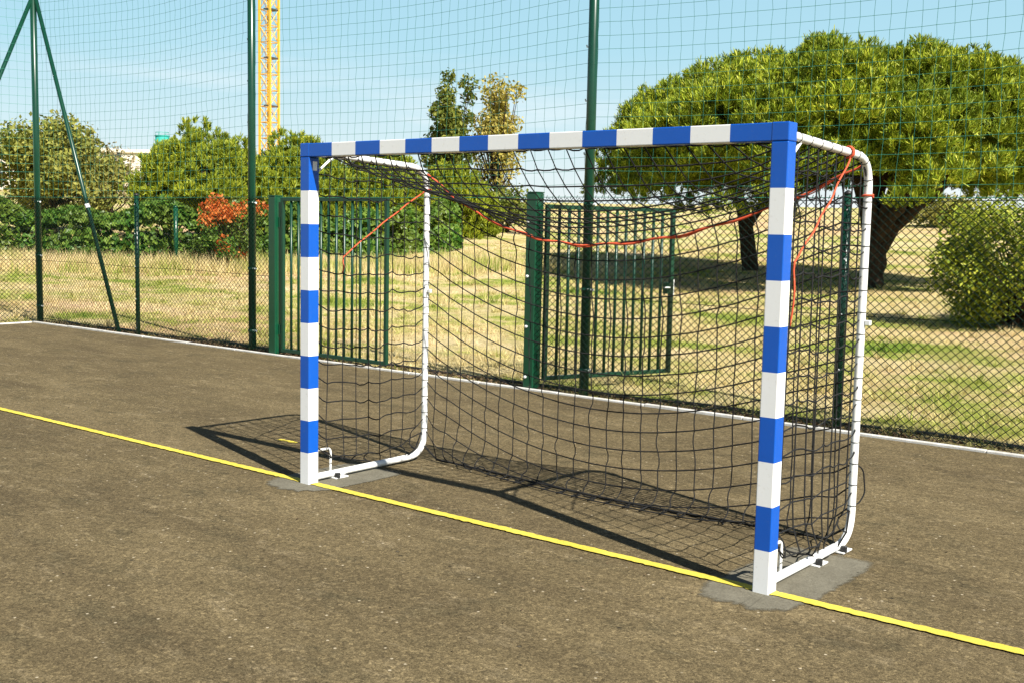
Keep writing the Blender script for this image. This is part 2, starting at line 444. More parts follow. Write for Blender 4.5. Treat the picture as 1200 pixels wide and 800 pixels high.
def ragged_patch(name, x0, x1, y0, y1, z, seed, rf, rb):
    """cement patch: rounded at the front, squarer at the back, with a torn edge"""
    r = np.random.default_rng(seed); n = 220; pts = []
    cx, cy, hx_, hy_ = (x0 + x1) / 2, (y0 + y1) / 2, (x1 - x0) / 2, (y1 - y0) / 2
    ph = r.uniform(0, 6.28, 8)
    for a in np.linspace(0, 2 * np.pi, n, endpoint=False):
        c_, s_ = math.cos(a), math.sin(a); p = rb if s_ > 0 else rf
        k = (abs(c_) ** p + abs(s_) ** p) ** (-1 / p)
        k *= 1 + sum(.022 / (q + 1) ** .5 * math.sin((2 + 3 * q) * a + ph[q]) for q in range(8)) * (1.3 if s_ < 0 else .45)
        pts.append((cx + hx_ * k * c_, cy + hy_ * k * s_))
    pts = np.array(pts) + r.normal(0, .003, (n, 2))
    c0 = np.array([cx, cy]); inner = c0 + (pts - c0) * .80
    V = np.concatenate([np.c_[pts, np.full(n, z)], np.c_[inner, np.full(n, z)], [[cx, cy, z]]])
    i = np.arange(n); i2 = (i + 1) % n; b = MB()
    b.add(V, np.stack([i, i2, i2 + n, i + n], 1), np.stack([i + n, i2 + n, np.full(n, 2 * n)], 1))
    o = b.build(name, M['patch'])
    at = o.data.attributes.new('wear', 'FLOAT', 'POINT'); at.data.foreach_set('value', np.concatenate([np.zeros(n), np.ones(n + 1)]))
    return tag(o, kind='structure')
ragged_patch('concrete_patch', 2.86, 3.36, -.24, .84, .004, 3, 4.5, 12)
ragged_patch('concrete_patch', -.24, .30, -.19, .66, .004, 4, 3.2, 7)

# kerb: separate concrete lengths along the fence, one object per side
def kerb(name, axis, a0, a1, c0, c1):
    b = MB(); p = a0
    while p < a1:
        q = min(p + 1.0 + rng.normal(0, .01), a1); h = .020 + rng.normal(0, .003); d = rng.normal(0, .004)
        if axis == 'x': b.box(p + .003, q - .003, c0 + d, c1 + d, -.1, h)
        else: b.box(c0 + d, c1 + d, p + .003, q - .003, -.1, h)
        p = q
    return tag(b.build(name, M['kerb'], bevel=.006), kind='structure')
kerb('kerb', 'x', CX - .02, 14.6, FY - .130, FY - .080)
kerb('kerb', 'y', -12.0, FY - .16, CX + .0, CX + .055)

# --------------------------------------------------------------- tall poles
def pole_tube(z1, r, top=True, sides=16):
    b = MB(); b.sweep([(0, 0, -.1), (0, 0, z1)], r, sides)
    return b
def cap_mb(z, r):
    b = MB(); b.sweep([(0, 0, z - .03), (0, 0, z), (0, 0, z + .018), (0, 0, z + .028)], [r * 1.08, r * 1.08, r * .8, r * .2], 14); return b
PH = 6.0
POLES = [(CX, FY, 'corner'), (-5.95, FY, ''), (-.885, FY, ''), (4.2, FY, ''), (9.3, FY, ''), (CX, -.8, '')]
plabels = ['tall dark green corner pole held by two slanted braces', 'tall dark green net pole just left of the closed gate leaf',
           'tall dark green net pole standing in front of the open gate leaf', 'tall dark green net pole near the right end of the fence',
           'last tall dark green net pole along the back fence', 'tall dark green net pole on the left side fence']
for (x, y, kind), lab in zip(POLES, plabels):
    if x == 9.3: continue
    t = thing('net_pole', lab, 'pole', (x, y, 0), 0, 'tall green poles carrying the ball-stop net')
    pole_tube(PH, .047).build('shaft', M['green'], t, True)
    cap_mb(PH, .047).build('pole_cap', M['black'], t, True)
    for z in (.25, 1.02, 1.83):                                   # clamp bands that hold the wire
        c = MB(); c.sweep([(0, 0, z - .018), (0, 0, z + .018)], .0525, 16); c.build('clamp', M['green'], t, True)
        c = MB(); c.sweep([(.046, 0, z), (.082, 0, z)], .012, 8); c.build('bolt', M['steel'], t)
    for z in np.arange(2.3, 5.9, .5):
        hk = MB(); hk.sweep([(-.040, -.01, z), (-.060, -.01, z), (-.066, -.01, z + .02)], .007, 6); hk.build('net_hook', M['steel'], t)
    if kind == 'corner':
        for d in ((1, 0), (0, -1)):
            br = MB(); d = np.array(d, float)
            a = np.array([d[0] * .05, d[1] * .05 + .02, 4.82]); e = np.array([d[0] * 2.12, d[1] * 2.12 + (.03 if d[0] else 0), -.02])
            br.sweep([a, a + (e - a) * .5, e], .03, 12)
            bo = br.build('brace', M['green'], t, True)
            q = a + (e - a) * .63; dd = (e - a) / np.linalg.norm(e - a)
            cc = MB(); cc.sweep([q - dd * .03, q + dd * .03], .036, 12)
            cc.build('brace_clamp', M['steel'], bo)

# ---------------------------------------------------------- chain-link fence
MH = 1.86
def chainlink_mb(L, H=MH, px=.072, pz=.064, r=.0030):
    """diamond wire mesh in the local XZ plane"""
    k = pz / px; A, B = [], []
    for s, off in ((1, -.0022), (-1, .0022)):
        x0 = -H / k if s > 0 else 0
        x1 = L if s > 0 else L + H / k
        for c in np.arange(x0, x1 + 1e-6, px):
            za, zb = 0., H
            xa, xb = c, c + s * H / k
            pts = []
            t0, t1 = 0., 1.
            dx = xb - xa
            tt = sorted(((0 - xa) / dx, (L - xa) / dx))
            t0, t1 = max(t0, tt[0]), min(t1, tt[1])
            if t1 - t0 < .01: continue
            n = max(1, int((t1 - t0) * H / .45))
            wav = lambda t: .004 * math.sin(c * 3.1 + t * 5)
            for i in range(n):
                u, v = t0 + (t1 - t0) * i / n, t0 + (t1 - t0) * (i + 1) / n
                A.append((xa + dx * u, off + wav(u), .03 + u * H)); B.append((xa + dx * v, off + wav(v), .03 + v * H))
    b = MB(); b.tubes(A, B, r, 4)
    # barbed twist along the top selvage
    xs = np.arange(px / 2, L, px)
    b.tubes(np.c_[xs, 0 * xs, 0 * xs + H + .02], np.c_[xs + .012, 0 * xs, 0 * xs + H + .055], r * 1.1, 4)
    return b
def chain_fence(name, label, x, y, rz, L, posts):
    t = thing(name, label, 'fence', (x, y, 0), rz, 'green chain-link fence runs round the court')
    chainlink_mb(L).build('wire_mesh', M['mesh_green'], t)
    for z in (.06, .95, MH + .01):
        wv = MB(); xs = np.linspace(0, L, int(L * 4) + 2); zz = z + .006 * np.sin(xs * 2.3 + z * 5)
        wv.sweep(np.c_[xs, 0 * xs + .006, zz], .0030, 5)
        wv.build('tension_wire', M['mesh_green'], t)
    for p in posts:
        c = MB(); c.sweep([(p, .05, -.1), (p, .05, 1.92)], .030, 14); po = c.build('fence_post', M['green'], t, True)
        c = MB(); c.sweep([(p, .05, 1.92), (p, .05, 1.94), (p, .05, 1.955)], [.033, .030, .008], 12); c.build('post_cap', M['black'], po, True)
        for z in (.1, .5, .95, 1.4, 1.8):
            c = MB(); c.octs([(p + .012, .012, z)], .011); c.build('wire_tie', M['steel'], po)
    return t
MY = FY - .055
chain_fence('chain_link_fence', 'green chain-link fence left of the gate, dry grass and ivy hedge behind it', CX, MY, 0, -5.55 - CX, [2.65])
chain_fence('chain_link_fence', 'green chain-link fence right of the gate, umbrella pines and shrub behind it', -1.46, MY, 0, 13.2, [3.13, 8.2])
chain_fence('chain_link_fence', 'green chain-link fence turning forward at the far left corner of the court', CX + .055, -6.0, math.pi / 2, FY + 6.0 - .06, [1.2, 7.75])

# ----------------------------------------------------------- ball-stop nets
def ball_net(label, x, y, rz, L, z0=1.90, z1=5.9, s=.125, seed=0):
    r = np.random.default_rng(seed)
    nx = int(round(L / s)) + 1; nz = int(round((z1 - z0) / s)) + 1
    u = np.linspace(0, 1, nx); v = np.linspace(0, 1, nz)
    U, V = np.meshgrid(u, v, indexing='ij')
    sag = .10 * (4 * U * (1 - U)) * (.35 + .65 * V)
    Zz = z0 + V * (z1 - z0) - sag * np.where(V > .02, 1, .15)
    Xx = U * L + .012 * np.sin(V * 9 + 2.1 * U) + r.normal(0, .004, U.shape)
    Yy = .10 * np.sin(np.pi * U) * np.sin(np.pi * V) + .02 * np.sin(U * 11 + V * 3) + r.normal(0, .004, U.shape)
    Xx[0] = 0; Xx[-1] = L
    P = np.stack([Xx, Yy, Zz], -1)
    b = MB()
    b.tubes(P[:-1].reshape(-1, 3), P[1:].reshape(-1, 3), .0019, 3)
    b.tubes(P[:, :-1].reshape(-1, 3), P[:, 1:].reshape(-1, 3), .0018, 3)
    b.octs(P[1:-1, 1:-1].reshape(-1, 3), .0045)
    o = b.build('ball_stop_net', M['netgreen']); o.location = (x, y, 0); o.rotation_euler = (0, 0, rz)
    e = MB(); e.sweep(P[:, 0], .0032, 5); e.build('edge_rope', M['netgreen'], o)
    e = MB(); e.sweep(P[:, -1], .004, 5); e.build('edge_rope', M['netgreen'], o)
    return tag(o, label, 'net', 'fine ball-stop nets above the fence')
ball_net('fine green ball-stop net between the braced corner pole and the pole left of the gate', CX + .05, FY, 0, 5.05, seed=1)
ball_net('fine green ball-stop net above the gate opening between two tall poles', -5.9, FY, 0, 4.97, seed=2)
ball_net('fine green ball-stop net to the right, in front of the umbrella pines', -.84, FY, 0, 5.0, seed=3)
ball_net('fine green ball-stop net on the side fence left of the braced corner pole', CX, FY - .05, -math.pi / 2, 5.0, seed=4)

# --------------------------------------------------------------------- gate
def gate_post(label, x, h, side):
    t = thing('gate_post', label, 'gate post', (x, FY, 0), 0, 'square gate posts')
    b = MB(); b.box(-.062, .062, -.062, .062, -.1, h); b.build('shaft', M['green_light'], t, bevel=.008)
    b = MB(); b.box(-.066, .066, -.066, .066, h + .001, h + .012); b.build('post_cap', M['green_light'], t, bevel=.003)
    for z in (.12, .62, 1.12, 1.66):
        b = MB(); sx = -.062 if side < 0 else -.03
        if side < 0: b.sweep([(-.060, -.03, z), (-.082, -.03, z)], .014, 10)
        else: b.sweep([(-.028, -.060, z), (-.028, -.080, z)], .014, 10)
        b.build('bolt', M['steel'], t, True)
    for z in (.30, 1.60):
        b = MB(); s = 1
        b.sweep([(s * .080, 0, z - .06), (s * .080, 0, z + .06)], .0165, 10)
        b.build('hinge', M['green_light'], t)
    return t
gate_post('green square gate post carrying the closed gate leaf', -5.50, 1.91, -1)
gate_post('green square gate post where the open gate leaf hangs, right of the opening', -1.53, 1.94, 1)

def gate_leaf(label, x, y, rz, L, z0=.09, z1=1.83, latch=True):
    t = thing('gate_leaf', label, 'gate', (x, y, 0), rz, 'two barred leaves of the green gate')
    a = .021
    f = MB(); f.box(0, 2 * a, -a, a, z0, z1); f.box(L - 2 * a, L, -a, a, z0, z1)
    f.box(2 * a + .0005, L - 2 * a - .0005, -a + .001, a - .001, z1 - 2 * a, z1 - .0008); f.box(2 * a + .0005, L - 2 * a - .0005, -a + .001, a - .001, z0 + .0008, z0 + 2 * a)
    f.build('frame', M['gate_bar'], t, bevel=.003)
    for k in range(12):
        xx = 2 * a + (L - 4 * a) * (k + 1) / 13
        c = MB(); c.sweep([(xx, 0, z0 + 2 * a - .004), (xx, 0, z1 - 2 * a + .004)], .0160, 8); c.build('bar', M['gate_bar'], t, True)
    if latch:
        c = MB(); c.box(L - .10, L - 2 * a - .001, -.035, .035, .93, 1.05); lo = c.build('lock_box', M['green_light'], t, bevel=.004)
        c = MB(); c.sweep(fillet([(L - .075, -.034, 1.0), (L - .075, -.07, 1.0), (L - .17, -.07, 1.0)], .02, 4), .008, 8)
        c.build('handle', M['steel'], lo, True)
        c = MB(); c.box(L + .001, L + .014, -.016, .016, .90, 1.08); c.build('latch_plate', M['steel'], t)
    return t
gate_leaf('closed green barred gate leaf seen behind the left goalpost', -5.385, FY, 0, 1.81, .035, 1.895, False)
gate_leaf('green barred gate leaf swung open towards the grass field', -1.415, FY + .03, math.radians(70), 1.62)

# --------------------------------------------------------------------- goal
GX0, GX1 = .0, 3.16
goal = thing('handball_goal', 'handball goal with blue and white striped square frame and white side hoops', 'goal', (1.58, .04, 0))
def kid(mb, name, mat, parent=goal, **kw):
    for v in mb.v: v -= np.array([1.58, .04, 0])
    return mb.build(name, mat, parent, **kw)
def post(x0):
    b = MB(); w_ = .08
    for k in range(9):
        z0 = .2 * k; z1 = .2 * (k + 1)
        V = [(x0, 0, z0), (x0 + w_, 0, z0), (x0 + w_, w_, z0), (x0, w_, z0), (x0, 0, z1), (x0 + w_, 0, z1), (x0 + w_, w_, z1), (x0, w_, z1)]
        b.add(V, [(0, 1, 5, 4), (1, 2, 6, 5), (2, 3, 7, 6), (3, 0, 4, 7)], m=1 if k % 2 == 0 else 0)
    V = [(x0, 0, 1.8), (x0 + w_, 0, 1.8), (x0 + w_, w_, 1.8), (x0, w_, 1.8), (x0, 0, 1.9992), (x0 + w_, 0, 1.9992), (x0 + w_, w_, 1.9992), (x0, w_, 1.9992)]
    b.add(V, [(0, 1, 5, 4), (1, 2, 6, 5), (2, 3, 7, 6), (3, 0, 4, 7), (4, 5, 6, 7)], m=0)
    o = kid(b, 'goalpost', [M['blue'], M['white']])
    return o
def weld_bevel(o, wd):
    md = o.modifiers.new('weld', 'WELD'); md.merge_threshold = .0005
    bv = o.modifiers.new('bevel', 'BEVEL'); bv.width = wd; bv.segments = 3; bv.limit_method = 'ANGLE'; bv.angle_limit = math.radians(50)
for x0 in (GX0, GX1 - .08): weld_bevel(post(x0), .005)
b = MB()
edges = [.0805, .28] + [.28 + .2 * k for k in range(1, 14)] + [3.0795]
cols = [0] + [1 if k % 2 == 0 else 0 for k in range(13)] + [0]
for x0, x1, c in zip(edges[:-1], edges[1:], cols):
    V = [(x, y, z) for x in (x0, x1) for y in (0, .08) for z in (2.0, 2.08)]
    b.add(V, [(0, 4, 5, 1), (2, 3, 7, 6), (0, 2, 6, 4), (1, 5, 7, 3)], m=c)
weld_bevel(kid(b, 'crossbar', [M['blue'], M['white']]), .005)
for x0 in (GX0, GX1 - .08):                                    # moulded corner joints, a hair proud of the bars
    b = MB(); b.box(x0 - .0012, x0 + .0812, -.0012, .0812, 2.0, 2.0815)
    kid(b, 'corner_joint', M['blue'], bevel=.005)
b = MB(); b.box(.0808, .0822, .028, .062, 1.92, 1.975); kid(b, 'sticker', M['sticker'])

HOOPS = {'L': (.045, 1.07), 'R': (3.115, 1.03)}
def hoop_path(x, d):
    return fillet([(x, .079, 2.035), (x, d, 1.985), (x, d, .035), (x, .079, .035)], .16, 9)
hoop_obj = {}
for key, (x, d) in HOOPS.items():
    b = MB(); b.sweep(densify(hoop_path(x, d), .1), .021, 14)
    h = kid(b, 'side_hoop', M['pipe_white'], smooth=True); hoop_obj[key] = h
    s = 1 if key == 'L' else 1
    # little welded handle at the foot of each post
    b = MB(); b.sweep(densify(fillet([(x, .079, .20), (x, .21, .20), (x, .21, .05)], .03, 5), .05), .008, 8)
    kid(b, 'foot_bracket', M['pipe_white'], smooth=True)
    # diagonal strut under the top pipe
    b = MB(); b.sweep([(x, .079, 1.90), (x, .16, 1.965), (x, .235, 2.022)], .008, 8); kid(b, 'corner_strut', M['pipe_white'], smooth=True)
    yf = .27 if key == 'L' else .60
    for yy in ((.27,) if key == 'L' else (.60, .90)):
        b = MB(); b.box(x - .045, x + .045, yy - .055, yy + .055, .0045, .0125)
        pl = kid(b, 'floor_plate', M['pipe_white'], bevel=.002)
        b = MB(); b.sweep([(x - .034, yy + .03, .012), (x - .034, yy + .03, .030)], .013, 8); kid(b, 'anchor_bolt', M['black'], pl)
        b = MB(); b.sweep([(x + .034, yy - .03, .011), (x + .034, yy - .03, .040)], .018, 8)
        kid(b, 'anchor_bolt', M['black'], pl)
    b = MB(); b.box(x + .021, x + .05, d - .012, d + .012, 1.15, 1.175) ; kid(b, 'net_clip', M['pipe_white'], bevel=.003)

# ------------------------------------------------------ goal net (simulated)
CELL = .114
def rope_curve(n):
    a = np.array([3.10, 1.0, 1.965]); c = np.array([.06, 1.055, 1.955])
    t = np.linspace(0, 1, n)
    P = c[None] * (1 - t[:, None]) + a[None] * t[:, None]
    xm = .44
    sag = np.where(t < xm, 1 - ((xm - t) / xm) ** 2, 1 - ((t - xm) / (1 - xm)) ** 2.0)
    P[:, 2] -= .44 * sag
    P[:, 1] -= .05 * np.sin(np.pi * t)
    return P

def simulate(P, pin, rest_u, rest_v, steps=420, seed=0, noise=.012):
    r = np.random.default_rng(seed)
    P = P.copy(); P[~pin] += r.normal(0, noise, (int((~pin).sum()), 3)); old = P.copy(); pinned = P.copy()
    g = np.array([0, 0, -.0009])
    nu, nv = pin.shape
    wgt = (~pin).astype(float)[..., None]
    def cons(a, b_, wa, wb, rest):
        d = b_ - a; L = np.linalg.norm(d, axis=-1, keepdims=True)
        ex = np.maximum(L - rest[..., None], 0) + np.minimum(L - .72 * rest[..., None], 0) * .25
        ws = wa + wb; ws[ws == 0] = 1
        c = d / np.maximum(L, 1e-6) * ex / ws
        return c * wa, -c * wb
    for it in range(steps):
        vel = (P - old) * .965
        old = P.copy(); P = P + (vel + g) * wgt
        for _ in range(7):
            for s in (0, 1):
                a, b_ = P[s:-1:2], P[s + 1::2]; n = min(len(a), len(b_)); 
                da, db = cons(P[s:s + 2 * n:2], P[s + 1:s + 1 + 2 * n:2], wgt[s:s + 2 * n:2], wgt[s + 1:s + 1 + 2 * n:2], rest_u[s:s + 2 * n:2][:n])
                P[s:s + 2 * n:2] += da; P[s + 1:s + 1 + 2 * n:2] += db
            for s in (0, 1):
                n = (nv - s) // 2
                da, db = cons(P[:, s:s + 2 * n:2], P[:, s + 1:s + 1 + 2 * n:2], wgt[:, s:s + 2 * n:2], wgt[:, s + 1:s + 1 + 2 * n:2], rest_v[:, s:s + 2 * n:2][:, :n])
                P[:, s:s + 2 * n:2] += da; P[:, s + 1:s + 1 + 2 * n:2] += db
            P[..., 2] = np.maximum(P[..., 2], .012)
        P[pin] = pinned[pin]
    return P

def bowed(A, B, rest, r, rr, b):
    """cords between knots: slack ones hang in a small bow"""
    d = B - A; L = np.linalg.norm(d, axis=1)
    slack = np.clip(rest - L, 0, .05)
    h = np.sqrt(3 / 8 * L * slack) * .8
    dirv = rr.normal(0, 1, A.shape) * .8 + np.array([0, 0, -.9]); dirv -= d * (np.sum(dirv * d, 1) / np.maximum(L ** 2, 1e-9))[:, None]
    dirv /= np.linalg.norm(dirv, axis=1, keepdims=True)
    prev = A
    for t in (1 / 3, 2 / 3, 1.):
        p = A + d * t + dirv * (4 * h * t * (1 - t))[:, None]
        p[:, 2] = np.maximum(p[:, 2], .006)
        b.tubes(prev, p, r, 4); prev = p

NU, hl, hr = 27, None, None
topL = densify(hoop_path(*HOOPS['L'])[:], .02); topR = densify(hoop_path(*HOOPS['R'])[:], .02)
def upto_ground(P):                                             # the part of the hoop from crossbar to its foot
    i = np.argmax((P[:, 2] < .10)); return P[:i]
EL_, ER_ = upto_ground(topL), upto_ground(topR)
NV = int(round(arclen(EL_)[-1] / CELL)) + 1
EL2, ER2 = resample(EL_, NV), resample(ER_, NV)
sL = arclen(EL_); rc = int(round((arclen(EL_)[np.argmax(EL_[:, 2] < 1.93)]) / CELL))   # row that lies on the rope
RC = rope_curve(NU)
P = np.zeros((NU, NV, 3)); pin = np.zeros((NU, NV), bool)
bar = np.stack([np.linspace(.10, 3.06, NU), np.full(NU, .085), np.full(NU, 2.005)], 1)
for j in range(NV):
    for i in range(NU):
        t = i / (NU - 1)
        e = EL2[j] * (1 - t) + ER2[j] * t
        if j <= rc: q = bar[i] * (1 - j / rc) + RC[i] * (j / rc)
        else:
            foot = EL2[-1] * (1 - t) + ER2[-1] * t
            q = RC[i] * (1 - (j - rc) / (NV - 1 - rc)) + foot * ((j - rc) / (NV - 1 - rc))
        P[i, j] = q
P[:, 0] = bar; pin[:, 0] = True
P[0] = EL2 + (.0, 0, 0); P[-1] = ER2; pin[0] = pin[-1] = True
P[0, 0] = bar[0]; P[-1, 0] = bar[-1]
P[1:-1, rc] = RC[1:-1]; pin[1:-1, rc] = True
# foot line of the net lies loosely on the ground between the hoops
for i in range(1, NU - 1):
    t = i / (NU - 1)
    P[i, -1] = (.06 + 3.04 * t, 1.06 - .05 * t - .07 * math.sin(math.pi * t) + .02 * math.sin(9 * t), .014); pin[i, -1] = True
ru = np.full((NU - 1, NV), CELL * 1.05); rv = np.full((NU, NV - 1), CELL * 1.0); rv[:, :rc] = CELL * 1.02
ru = ru * (1 + np.random.default_rng(5).normal(0, .015, ru.shape)); rv = rv * (1 + np.random.default_rng(6).normal(0, .015, rv.shape))
Pn = simulate(P, pin, ru, rv, 420, 11)

net = thing('goal_net', 'black knotted net with large square mesh hanging inside the handball goal', 'net', (1.58, .55, 0))
def kidn(mb, name, mat, parent=net, **kw):
    for v in mb.v: v -= np.array([1.58, .55, 0])
    return mb.build(name, mat, parent, **kw)
CR = .0040
rr = np.random.default_rng(21)
b = MB()
bowed(Pn[:-1].reshape(-1, 3), Pn[1:].reshape(-1, 3), ru.ravel(), CR, rr, b)
bowed(Pn[:, :-1].reshape(-1, 3), Pn[:, 1:].reshape(-1, 3), rv.ravel(), CR, rr, b)
b.octs(Pn.reshape(-1, 3), CR * 2.0)
kidn(b, 'back_panel', M['cord'])
b = MB(); b.sweep(Pn[:, -1] + (0, 0, .004), .0058, 6); kidn(b, 'foot_cord', M['cord'])
b = MB(); b.sweep(bar + (0, .004, .004), .004, 6); kidn(b, 'head_cord', M['cord'])

def side_panel(key):
    x, d = HOOPS[key]
    nu, nv = 10, 18                                              # front to back, top to bottom
    P = np.zeros((nu, nv, 3)); pin = np.zeros((nu, nv), bool)
    hp = densify(hoop_path(x, d), .02)
    for i in range(nu):
        for j in range(nv):
            u = i / (nu - 1); v = j / (nv - 1)
            P[i, j] = (x, .10 + (d - .10) * u, 2.015 - .04 * u - v * 1.90)
    pin[:, 0] = True; pin[0] = True; pin[-1] = True
    bk = (hp[:, 1] > d - .2) & (hp[:, 2] > .08)
    seg = hp[bk]
    for j in range(nv):                                          # hold the back edge on the bent pipe
        k = np.argmin(np.abs(seg[:, 2] - P[-1, j, 2]) + (seg[:, 1] < d - .19) * .0); P[-1, j] = seg[k]
    P[0, :, 1] = .085
    P[0, 1:, 1] += .004 * np.sin(np.arange(nv - 1) * 1.7)
    for i in (0, 4, 9): pin[i, -1] = True
    P[:, -1, 2] = [.16, .13, .11, .09, .07, .08, .10, .12, .15, .19]
    P[0, -1, 2] = .22
    r = np.random.default_rng(31 + ord(key))
    ru = np.full((nu - 1, nv), (d - .10) / (nu - 1) * 1.10) * (1 + r.normal(0, .03, (nu - 1, nv)))
    rv = np.full((nu, nv - 1), 1.90 / (nv - 1) * 1.035) * (1 + r.normal(0, .03, (nu, nv - 1)))
    P[1:-1, 1:, 0] += .05 * np.sin(np.linspace(0, 3.1, nu - 2))[:, None] * (1 if key == 'R' else -1) * np.sin(np.linspace(.3, 3, nv - 1))[None]
    Q = simulate(P, pin, ru, rv, 420, 40 + ord(key), .02)
    b = MB()
    bowed(Q[:-1].reshape(-1, 3), Q[1:].reshape(-1, 3), ru.ravel(), CR, r, b)
    bowed(Q[:, :-1].reshape(-1, 3), Q[:, 1:].reshape(-1, 3), rv.ravel(), CR, r, b)
    b.octs(Q.reshape(-1, 3), CR * 2.0)
    b.sweep(Q[:, -1], .005, 5)
    kidn(b, 'side_panel', M['cord'])
for key in ('L', 'R'): side_panel(key)
# black ties that bind the net to the hoops
for EP in (EL2, ER2):
    for j in range(1, NV - 1):
        tdir = EP[j + 1] - EP[j - 1]; tdir /= np.linalg.norm(tdir); u = np.array([1., 0, 0]); w_ = np.cross(tdir, u)
        a = np.linspace(0, 2 * np.pi, 10, endpoint=False)
        b = MB(); b.sweep(EP[j] + .0225 * (np.cos(a)[:, None] * u + np.sin(a)[:, None] * w_), .0020, 5, closed=True)
        kidn(b, 'hoop_tie', M['cord'])
# a loose loop of cord sticking out behind the right hoop
b = MB()
lp = fillet([(3.115, 1.05, .43), (3.14, 1.10, .40), (3.15, 1.115, .27), (3.13, 1.07, .21), (3.115, 1.02, .24)], .03, 4)
b.sweep(lp, .004, 6); kidn(b, 'loose_loop', M['cord'])

# ----------------------------------------------------------------- the rope
b = MB()
RF = rope_curve(80); RF[:, 2] -= .008; RF[:, 1] += .004
tw = np.random.default_rng(8)
RF[1:-1] += np.stack([0 * RF[1:-1, 0], .006 * np.sin(np.arange(78) * .9), .006 * np.sin(np.arange(78) * .7)], 1)
b.sweep(RF, .0066, 7)
b.sweep(RF[20:78] + np.stack([0 * RF[20:78, 0], .008 + .006 * np.sin(np.arange(58) * .5), .010 * np.sin(np.arange(58) * .33)], 1), .0033, 6)
def coil(c, axis, r, n, pitch):
    a = np.linspace(0, 2 * np.pi * n, int(12 * n)); u, w_ = np.eye(3)[(axis + 1) % 3], np.eye(3)[(axis + 2) % 3]
    return np.array(c) + r * (np.cos(a)[:, None] * u + np.sin(a)[:, None] * w_) + np.outer(np.linspace(-.5, .5, len(a)) * pitch, np.eye(3)[axis])
b.sweep(coil((3.115, .76, 2.0), 1, .0265, 1.5, .014), .006, 6)
b.sweep(coil((3.115, 1.03, 1.80), 2, .0265, 1.2, .012), .0055, 6)
b.sweep(coil((.045, 1.07, 1.84), 2, .0265, 1.2, .012), .0055, 6)
b.sweep(densify(fillet([(3.10, 1.0, 1.965), (3.117, 1.055, 1.90), (3.115, 1.06, 1.80)], .03, 4), .03), .006, 6)
# tails running forward to the backs of the two posts
def tail(p, q, sag, drop, xoff):
    t = np.linspace(0, 1, 26)[:, None]; p, q = np.array(p, float), np.array(q, float)
    c = p + (q - p) * t; c[:, 2] -= sag * 4 * (t * (1 - t))[:, 0]; c[:, 0] += xoff * np.sin(np.pi * t[:, 0]) + .004 * np.sin(t[:, 0] * 21)
    d = q + np.stack([.008 * np.sin(np.linspace(0, 4, 8)), 0 * np.linspace(0, 1, 8), -np.linspace(.04, drop, 8)], 1)
    return np.concatenate([c, d])
b.sweep(tail((3.125, .77, 1.985), (3.118, .20, 1.48), .03, .30, .0), .0045, 6)
b.sweep(tail((.052, 1.05, 1.84), (.055, .30, 1.40), -.01, .10, .0), .0045, 6)
tag(b.build('rope', M['rope'], smooth=True), 'orange rope sagging between the two side hoops with tails tied to the posts', 'rope')

# ------------------------------------------------------------- plants, trees
def norm(v): return v / np.maximum(np.linalg.norm(v, axis=-1, keepdims=True), 1e-9)
def leaf_quads(b, C, D, size, r, m=0, aspect=.6, flat=.6):
    """rhombic leaves at C, roughly facing D"""
    n = len(C); nrm = norm(D * flat + r.normal(0, .6, (n, 3)))
    u = norm(np.cross(nrm, r.normal(0, 1, (n, 3)))); w_ = np.cross(nrm, u)
    s = (size * r.uniform(.6, 1.35, n))[:, None]
    V = np.stack([C - u * s, C + w_ * s * aspect + nrm * s * .15, C + u * s, C - w_ * s * aspect + nrm * s * .15], 1)
    Q = np.arange(n)[:, None] * 4 + np.arange(4)[None]
    b.add(V.reshape(-1, 3), Q, m=m)
def tufts(b, C, A, L, r, nn=9, wd=.042, spread=.62, m=0):
    """bottle-brush tufts of needles: C base points, A axes"""
    n = len(C)
    for k in range(nn):
        d = norm(A + r.normal(0, spread, (n, 3))); l_ = (L * r.uniform(.65, 1.2, n))[:, None]
        s = norm(np.cross(d, r.normal(0, 1, (n, 3)))) * (wd * r.uniform(.7, 1.2, n))[:, None]
        base = C + r.normal(0, .025, (n, 3)) + A * (r.uniform(-.05, .10, (n, 1)))
        V = np.stack([base - s * .6, base + s * .6, base + d * l_ * .7 + s, base + d * l_, base + d * l_ * .7 - s], 1)
        i = np.arange(n)[:, None] * 5
        b.add(V.reshape(-1, 3), (i + np.array([[0, 1, 2, 4]])), (i + np.array([[4, 2, 3]])), m)
def dirs(n, r, zmin=-1.):
    d = norm(r.normal(0, 1, (int(n * 3) + 20, 3))); d = d[d[:, 2] > zmin]; return d[:n]
def limb(b, pts, r0, r1, sides=9, jit=.0, r=None):
    P = np.asarray(pts, float); s = arclen(P); n = max(6, int(s[-1] / .35))
    t = np.linspace(0, s[-1], n)
    Q = np.stack([np.interp(t, s, P[:, k]) for k in range(3)], 1)
    for _ in range(2): Q[1:-1] = (Q[:-2] + 2 * Q[1:-1] + Q[2:]) / 4
    if jit and r is not None: Q[1:-1] += r.normal(0, jit, Q[1:-1].shape)
    b.sweep(Q, np.linspace(r0, r1, n), sides)
AX = np.array([RIGHT[0], RIGHT[1], 0]); AX /= np.linalg.norm(AX)      # horizontal axes used to lay out crowns
AY = np.array([-AX[1], AX[0], 0])

